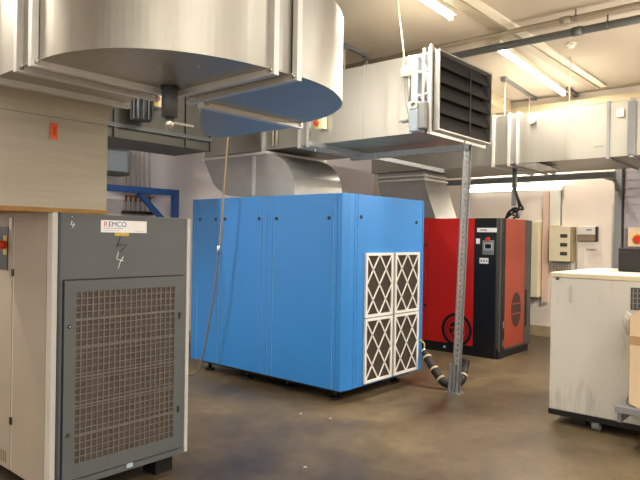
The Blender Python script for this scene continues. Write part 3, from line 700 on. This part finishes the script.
# ------------------------------------------------------------------ drain hose
t = thing('drain_hose', 'black ribbed drain hose with pale rings lying between blue machine and post', 'hose', (-3.1,5.7,0))
hp = catmull([(-3.465,5.735,.345),(-3.42,5.72,.31),(-3.34,5.69,.225),(-3.24,5.66,.135),(-3.16,5.65,.07),(-3.10,5.68,.055),(-3.05,5.73,.06),(-3.02,5.78,.10),(-3.045,5.88,.20),(-3.05,5.92,.28)],6)
MB().tube(hp,[.03]*6+[.044]*(len(hp)-6),12).build('hose_tube', M['hose'], t)
for i in (8,15,21,44):
    d = (hp[i+1]-hp[i-1]).normalized(); MB().cyl(hp[i]-d*.011,hp[i]+d*.011,.049,16).build('hose_ring', M['clamp'], t)
MB().cyl(hp[0],hp[3],.036,14).build('hose_coupling', M['bolt'], t)
MB().tube(catmull([(-3.50,5.73,.46),(-3.46,5.75,.42),(-3.455,5.74,.36)]),.008,6).build('drain_lead', M['yellow'], t)

# ------------------------------------------------------------------ white machine, right
WX0,WX1,WY0,WY1,WZ0,WZ1 = -1.924,.25,5.256,6.52,.12,1.287
t = thing('white_machine', 'scuffed white machine cabinet on a black base', 'machine cabinet', (-.8,5.9,0))
bx(WX0,WX1,WY0,WY1,WZ0,1.243,bev=.008).build('body', M['white'], t)
bx(WX0-.004,WX1+.004,WY0-.004,WY1+.004,1.243,WZ1,bev=.008).build('lid', M['lid'], t)
bx(WX0-.004,WX1,WY0-.002,WY1,.076,.12).build('base_frame', M['black'], t)
for x in (-1.75,-.1):
    for y in (WY0+.10,WY1-.2): bx(x,x+.10,y,y+.14,0,.076).build('skid_foot', M['black'], t)
MB().cyl((-1.58,WY0+.06,.045),(-1.52,WY0+.06,.045),.045,20).build('castor', M['mgrey'], t)
bx(-1.60,-1.50,WY0+.04,WY0+.08,.05,.09).build('castor_bracket', M['black'], t)
MB().cyl((-1.868,WY0,1.235),(-1.868,WY0-.008,1.235),.014,14).build('lock', M['dkgrey'], t)
bx(-1.772,-1.760,WY0-.012,WY0,1.045,1.18,bev=.003).build('handle', M['stripe'], t)
gr = bx(-1.295,-.85,WY0-.004,WY0,1.02,1.195).build('vent_grille', M['dkgrey'], t)
f = MB()
for k in range(14): f.box(-1.28+.03*k,-1.272+.03*k,WY0-.008,WY0-.003,1.03,1.185)
for z in (1.07,1.11,1.15): f.box(-1.29,-.86,WY0-.008,WY0-.004,z,z+.006)
f.build('grille_bars', M['mgrey'], gr)
sh = bx(-1.30,-.80,4.88,WY0-.0,.285,.335,bev=.004).build('shelf_bracket', M['mgrey'], t)
bx(-1.30,-1.27,4.95,WY0,.20,.285).build('bracket_arm', M['mgrey'], sh)
# carton and bag on the bracket
t = thing('carton', 'beige cardboard carton with raised flap on the white machine bracket', 'box', (-1.05,5.07,.335))
bx(-1.215,-.86,4.93,5.22,.335,.80,bev=.004).build('carton_body', M['carton'], t)
bx(-1.217,-.858,4.928,5.222,.795,.86).build('carton_band', M['cartonband'], t)
MB().prism([(-1.217,.86),(-1.217,1.0),(-1.14,1.07),(-.86,1.10),(-.86,.86)],'y',4.93,5.22).build('carton_top', M['carton'], t)
for z in (.36,): MB().tube(catmull([(-1.22,4.93,.40),(-1.225,4.925,.36),(-1.17,4.925,.34)]),.004,6).build('carton_string', M['dkgrey'], t)
bm2 = bmesh.new(); bmesh.ops.create_icosphere(bm2, subdivisions=3, radius=1)
for v in bm2.verts:
    n = v.co.normalized(); k = 1+.22*math.sin(9*n.x+3*n.z)*math.sin(7*n.z+2*n.y)+random.uniform(-.06,.06)
    v.co = Vector((-1.258+n.x*.032*k, 5.05+n.y*.07*k, .94+n.z*.085*k))
mb = MB(); mb.bm.free(); mb.bm = bm2
tag(mb.build('plastic_bag', M['bag']), 'crumpled clear plastic bag squeezed against the carton side', 'bag')
# black case on the white machine
t = thing('black_case', 'black equipment case lying on the white machine', 'case', (-1.3,6.1,1.287))
bx(-1.57,-.9,5.92,6.3,1.287,1.475,bev=.01).build('case_body', M['dark'], t)
bx(-1.572,-.898,5.918,6.302,1.475,1.50,bev=.008).build('case_lid', M['dark'], t)
MB().cyl((-1.59,6.0,1.36),(-1.57,6.0,1.36),.02,12).build('case_knob', M['mgrey'], t)

# ------------------------------------------------------------------ things on the back wall
t = thing('distribution_box', 'cream enamel fuse box with three dark windows on the back wall', 'fuse box', (-3.47,YB,1.23))
bx(-3.615,-3.29,YB-.17,YB,1.235,1.78,bev=.006).build('box_body', M['cream'], t)
bx(-3.29,-3.255,YB-.16,YB,1.235,1.78).build('box_side', M['baseb'], t)
for z in (1.36,1.50,1.64): bx(-3.44,-3.33,YB-.175,YB-.17,z-.03,z+.025).build('fuse_window', M['dkgrey'], t)
for k in range(8): MB().cyl((-3.59+.04*k,YB-.08,1.10),(-3.59+.04*k,YB-.08,1.235),.011,8).build('cable_gland', M['inkgrey'], t)
bx(-3.61,-3.27,YB-.12,YB,1.09,1.11).build('gland_tray', M['baseb'], t)
t = thing('meter_box', 'small white and brown meter box next to the cream fuse box', 'meter', (-3.1,YB,1.55))
bx(-3.205,-2.94,YB-.10,YB,1.66,1.785,bev=.006).build('meter_cover', M['plastic'], t)
bx(-3.205,-2.94,YB-.09,YB,1.555,1.66,bev=.004).build('meter_terminal', mat('brown_cover','#8d7d6e',.5), t)
bx(-2.94,-2.92,YB-.09,YB,1.555,1.785).build('meter_side', M['black'], t)
bx(-3.07,-2.99,YB-.103,YB-.10,1.72,1.75).build('meter_window', M['inkgrey'], t)
t = thing('cable_trunking', 'bent cream cable trunking running down the wall below the meter', 'trunking', (-3.15,YB,1.0))
bx(-3.21,-2.94,YB-.06,YB,1.44,1.55,bev=.003).build('trunking_arm', M['plastic'], t)
bx(-3.21,-3.105,YB-.06,YB,.3,1.44,bev=.003).build('trunking_drop', M['plastic'], t)
t = thing('wall_cabinet', 'tall narrow cream wall cabinet behind the red machine', 'cabinet', (-3.84,YB,.62))
bx(-3.97,-3.79,YB-.16,YB,.64,1.86,bev=.006).build('cabinet_body', M['cream'], t)
bx(-3.985,-3.775,YB-.17,YB,.615,.64).build('cabinet_base', M['dkgrey'], t)
bx(-3.962,-3.945,YB-.165,YB-.16,.7,1.8).build('cabinet_edge', M['plastic'], t)
t = thing('pink_panel', 'narrow pinkish panel on the wall between two cream boxes', 'panel', (-3.7,YB,.55))
bx(-3.765,-3.675,YB-.06,YB,.56,2.36,bev=.003).build('panel_board', mat('pinkish_board','#e2c6b8',.6), t)
bx(-3.77,-3.685,YB-.07,YB,.53,.56).build('panel_foot', M['inkgrey'], t)
t = thing('wall_post', 'white vertical cable duct above the cream fuse box', 'cable duct', (-3.6,YB,1.8))
bx(-3.66,-3.49,YB-.05,YB,1.80,2.36,bev=.003).build('duct_cover', M['plastic'], t)
bx(-3.49,-3.478,YB-.045,YB,1.80,2.36).build('duct_edge', M['mgrey'], t)
t = thing('emergency_stop', 'cream emergency stop box with red button on the ribbed door', 'emergency stop', (-2.35,YB-.06,1.48))
bx(-2.47,-2.22,YB-.14,YB-.058,1.49,1.77,bev=.006).build('stop_box', M['carton'], t)
MB().cyl((-2.325,YB-.14,1.60),(-2.325,YB-.19,1.60),.055,20).build('stop_button', M['redknob'], t)
MB().ring((-2.325,YB-.14,1.60),'y',.055,.08,-.006,0,24).build('button_ring', M['yellow'], t)

# ------------------------------------------------------------------ left wall behind the grey machine
t = thing('blue_rack', 'dark blue steel bracket frame with diagonal brace at the wall', 'rack', (-7.0,4.9,0))
bx(-7.05,-6.97,3.6,5.085,2.09,2.17).build('top_beam', M['bluesteel'], t)
bx(-7.05,-6.97,5.005,5.085,0,2.09).build('post', M['bluesteel'], t)
bx(-7.05,-6.97,3.6,3.68,0,2.09).build('post', M['bluesteel'], t)
MB().bar((-7.01,4.48,2.09),(-7.01,5.0,1.62),.06).build('diagonal_brace', M['bluesteel'], t)
t = thing('pipe_manifold', 'row of six thin vertical pipes with brown valves on the wall', 'pipes', (-7.15,4.6,1.83))
for k in range(6):
    y = 4.38+.072*k
    pp = MB().cyl((-7.15,y,1.86),(-7.15,y,3.4),.009,8).build('pipe', M['copper'], t)
    v = MB(); v.cyl((-7.15,y,1.985),(-7.15,y,2.06),.015,10); v.bar((-7.14,y-.012,2.03),(-7.10,y+.02,2.06),.014); v.build('valve', M['brass'], pp)
bx(-7.19,-7.11,4.34,4.80,1.82,1.86).build('manifold_bar', M['black'], t)
t = thing('pale_wall_box', 'pale blue grey box on the wall beside the thin pipes', 'box', (-7.1,4.25,2.3))
bx(-7.2,-7.0,3.9,4.30,2.34,2.70,bev=.006).build('box_body', M['paleblue'], t)
bx(-7.2,-6.98,3.88,4.31,2.62,2.65).build('box_band', M['pipedark'], t)
bx(-7.2,-6.96,3.88,4.31,2.30,2.34).build('box_ledge', M['dkgrey'], t)
# hanging cable in front of the blue machine
t = thing('hanging_cable', 'thin tan rod and grey cable hanging in front of the blue machine', 'cable', (-5.0,4.2,0))
MB().tube(catmull([(-4.80,4.2,ZC),(-4.93,4.2,2.6),(-5.02,4.2,1.60),(-5.06,4.2,1.35)],5),.009,8).build('cable_rod', M['rodm'], t)
MB().tube(catmull([(-5.06,4.2,1.35),(-5.11,4.2,.97),(-5.22,4.2,.50),(-5.33,4.2,.13),(-5.45,4.18,.02),(-5.70,4.1,.014),(-5.9,4.0,.014)],6),.010,8).build('cable_lead', M['cablegrey'], t)
MB().cyl((-5.045,4.2,1.45),(-5.06,4.2,1.35),.018,10).build('cable_joint', M['bolt'], t)
# paper scraps on the floor
for i,(x,y) in enumerate(((-2.75,3.05),(-3.62,3.95),(-3.34,4.02))):
    f = MB(); f.bar((x,y,.004),(x+.018,y+.006,.006),.014,.008)
    tag(f.build('paper_scrap', M['speck']), ['tiny pale scrap on the floor beside the grey machine','tiny pale scrap on the floor in front of the blue machine','tiny pale scrap on the floor nearest the blue machine corner'][i], 'scrap')
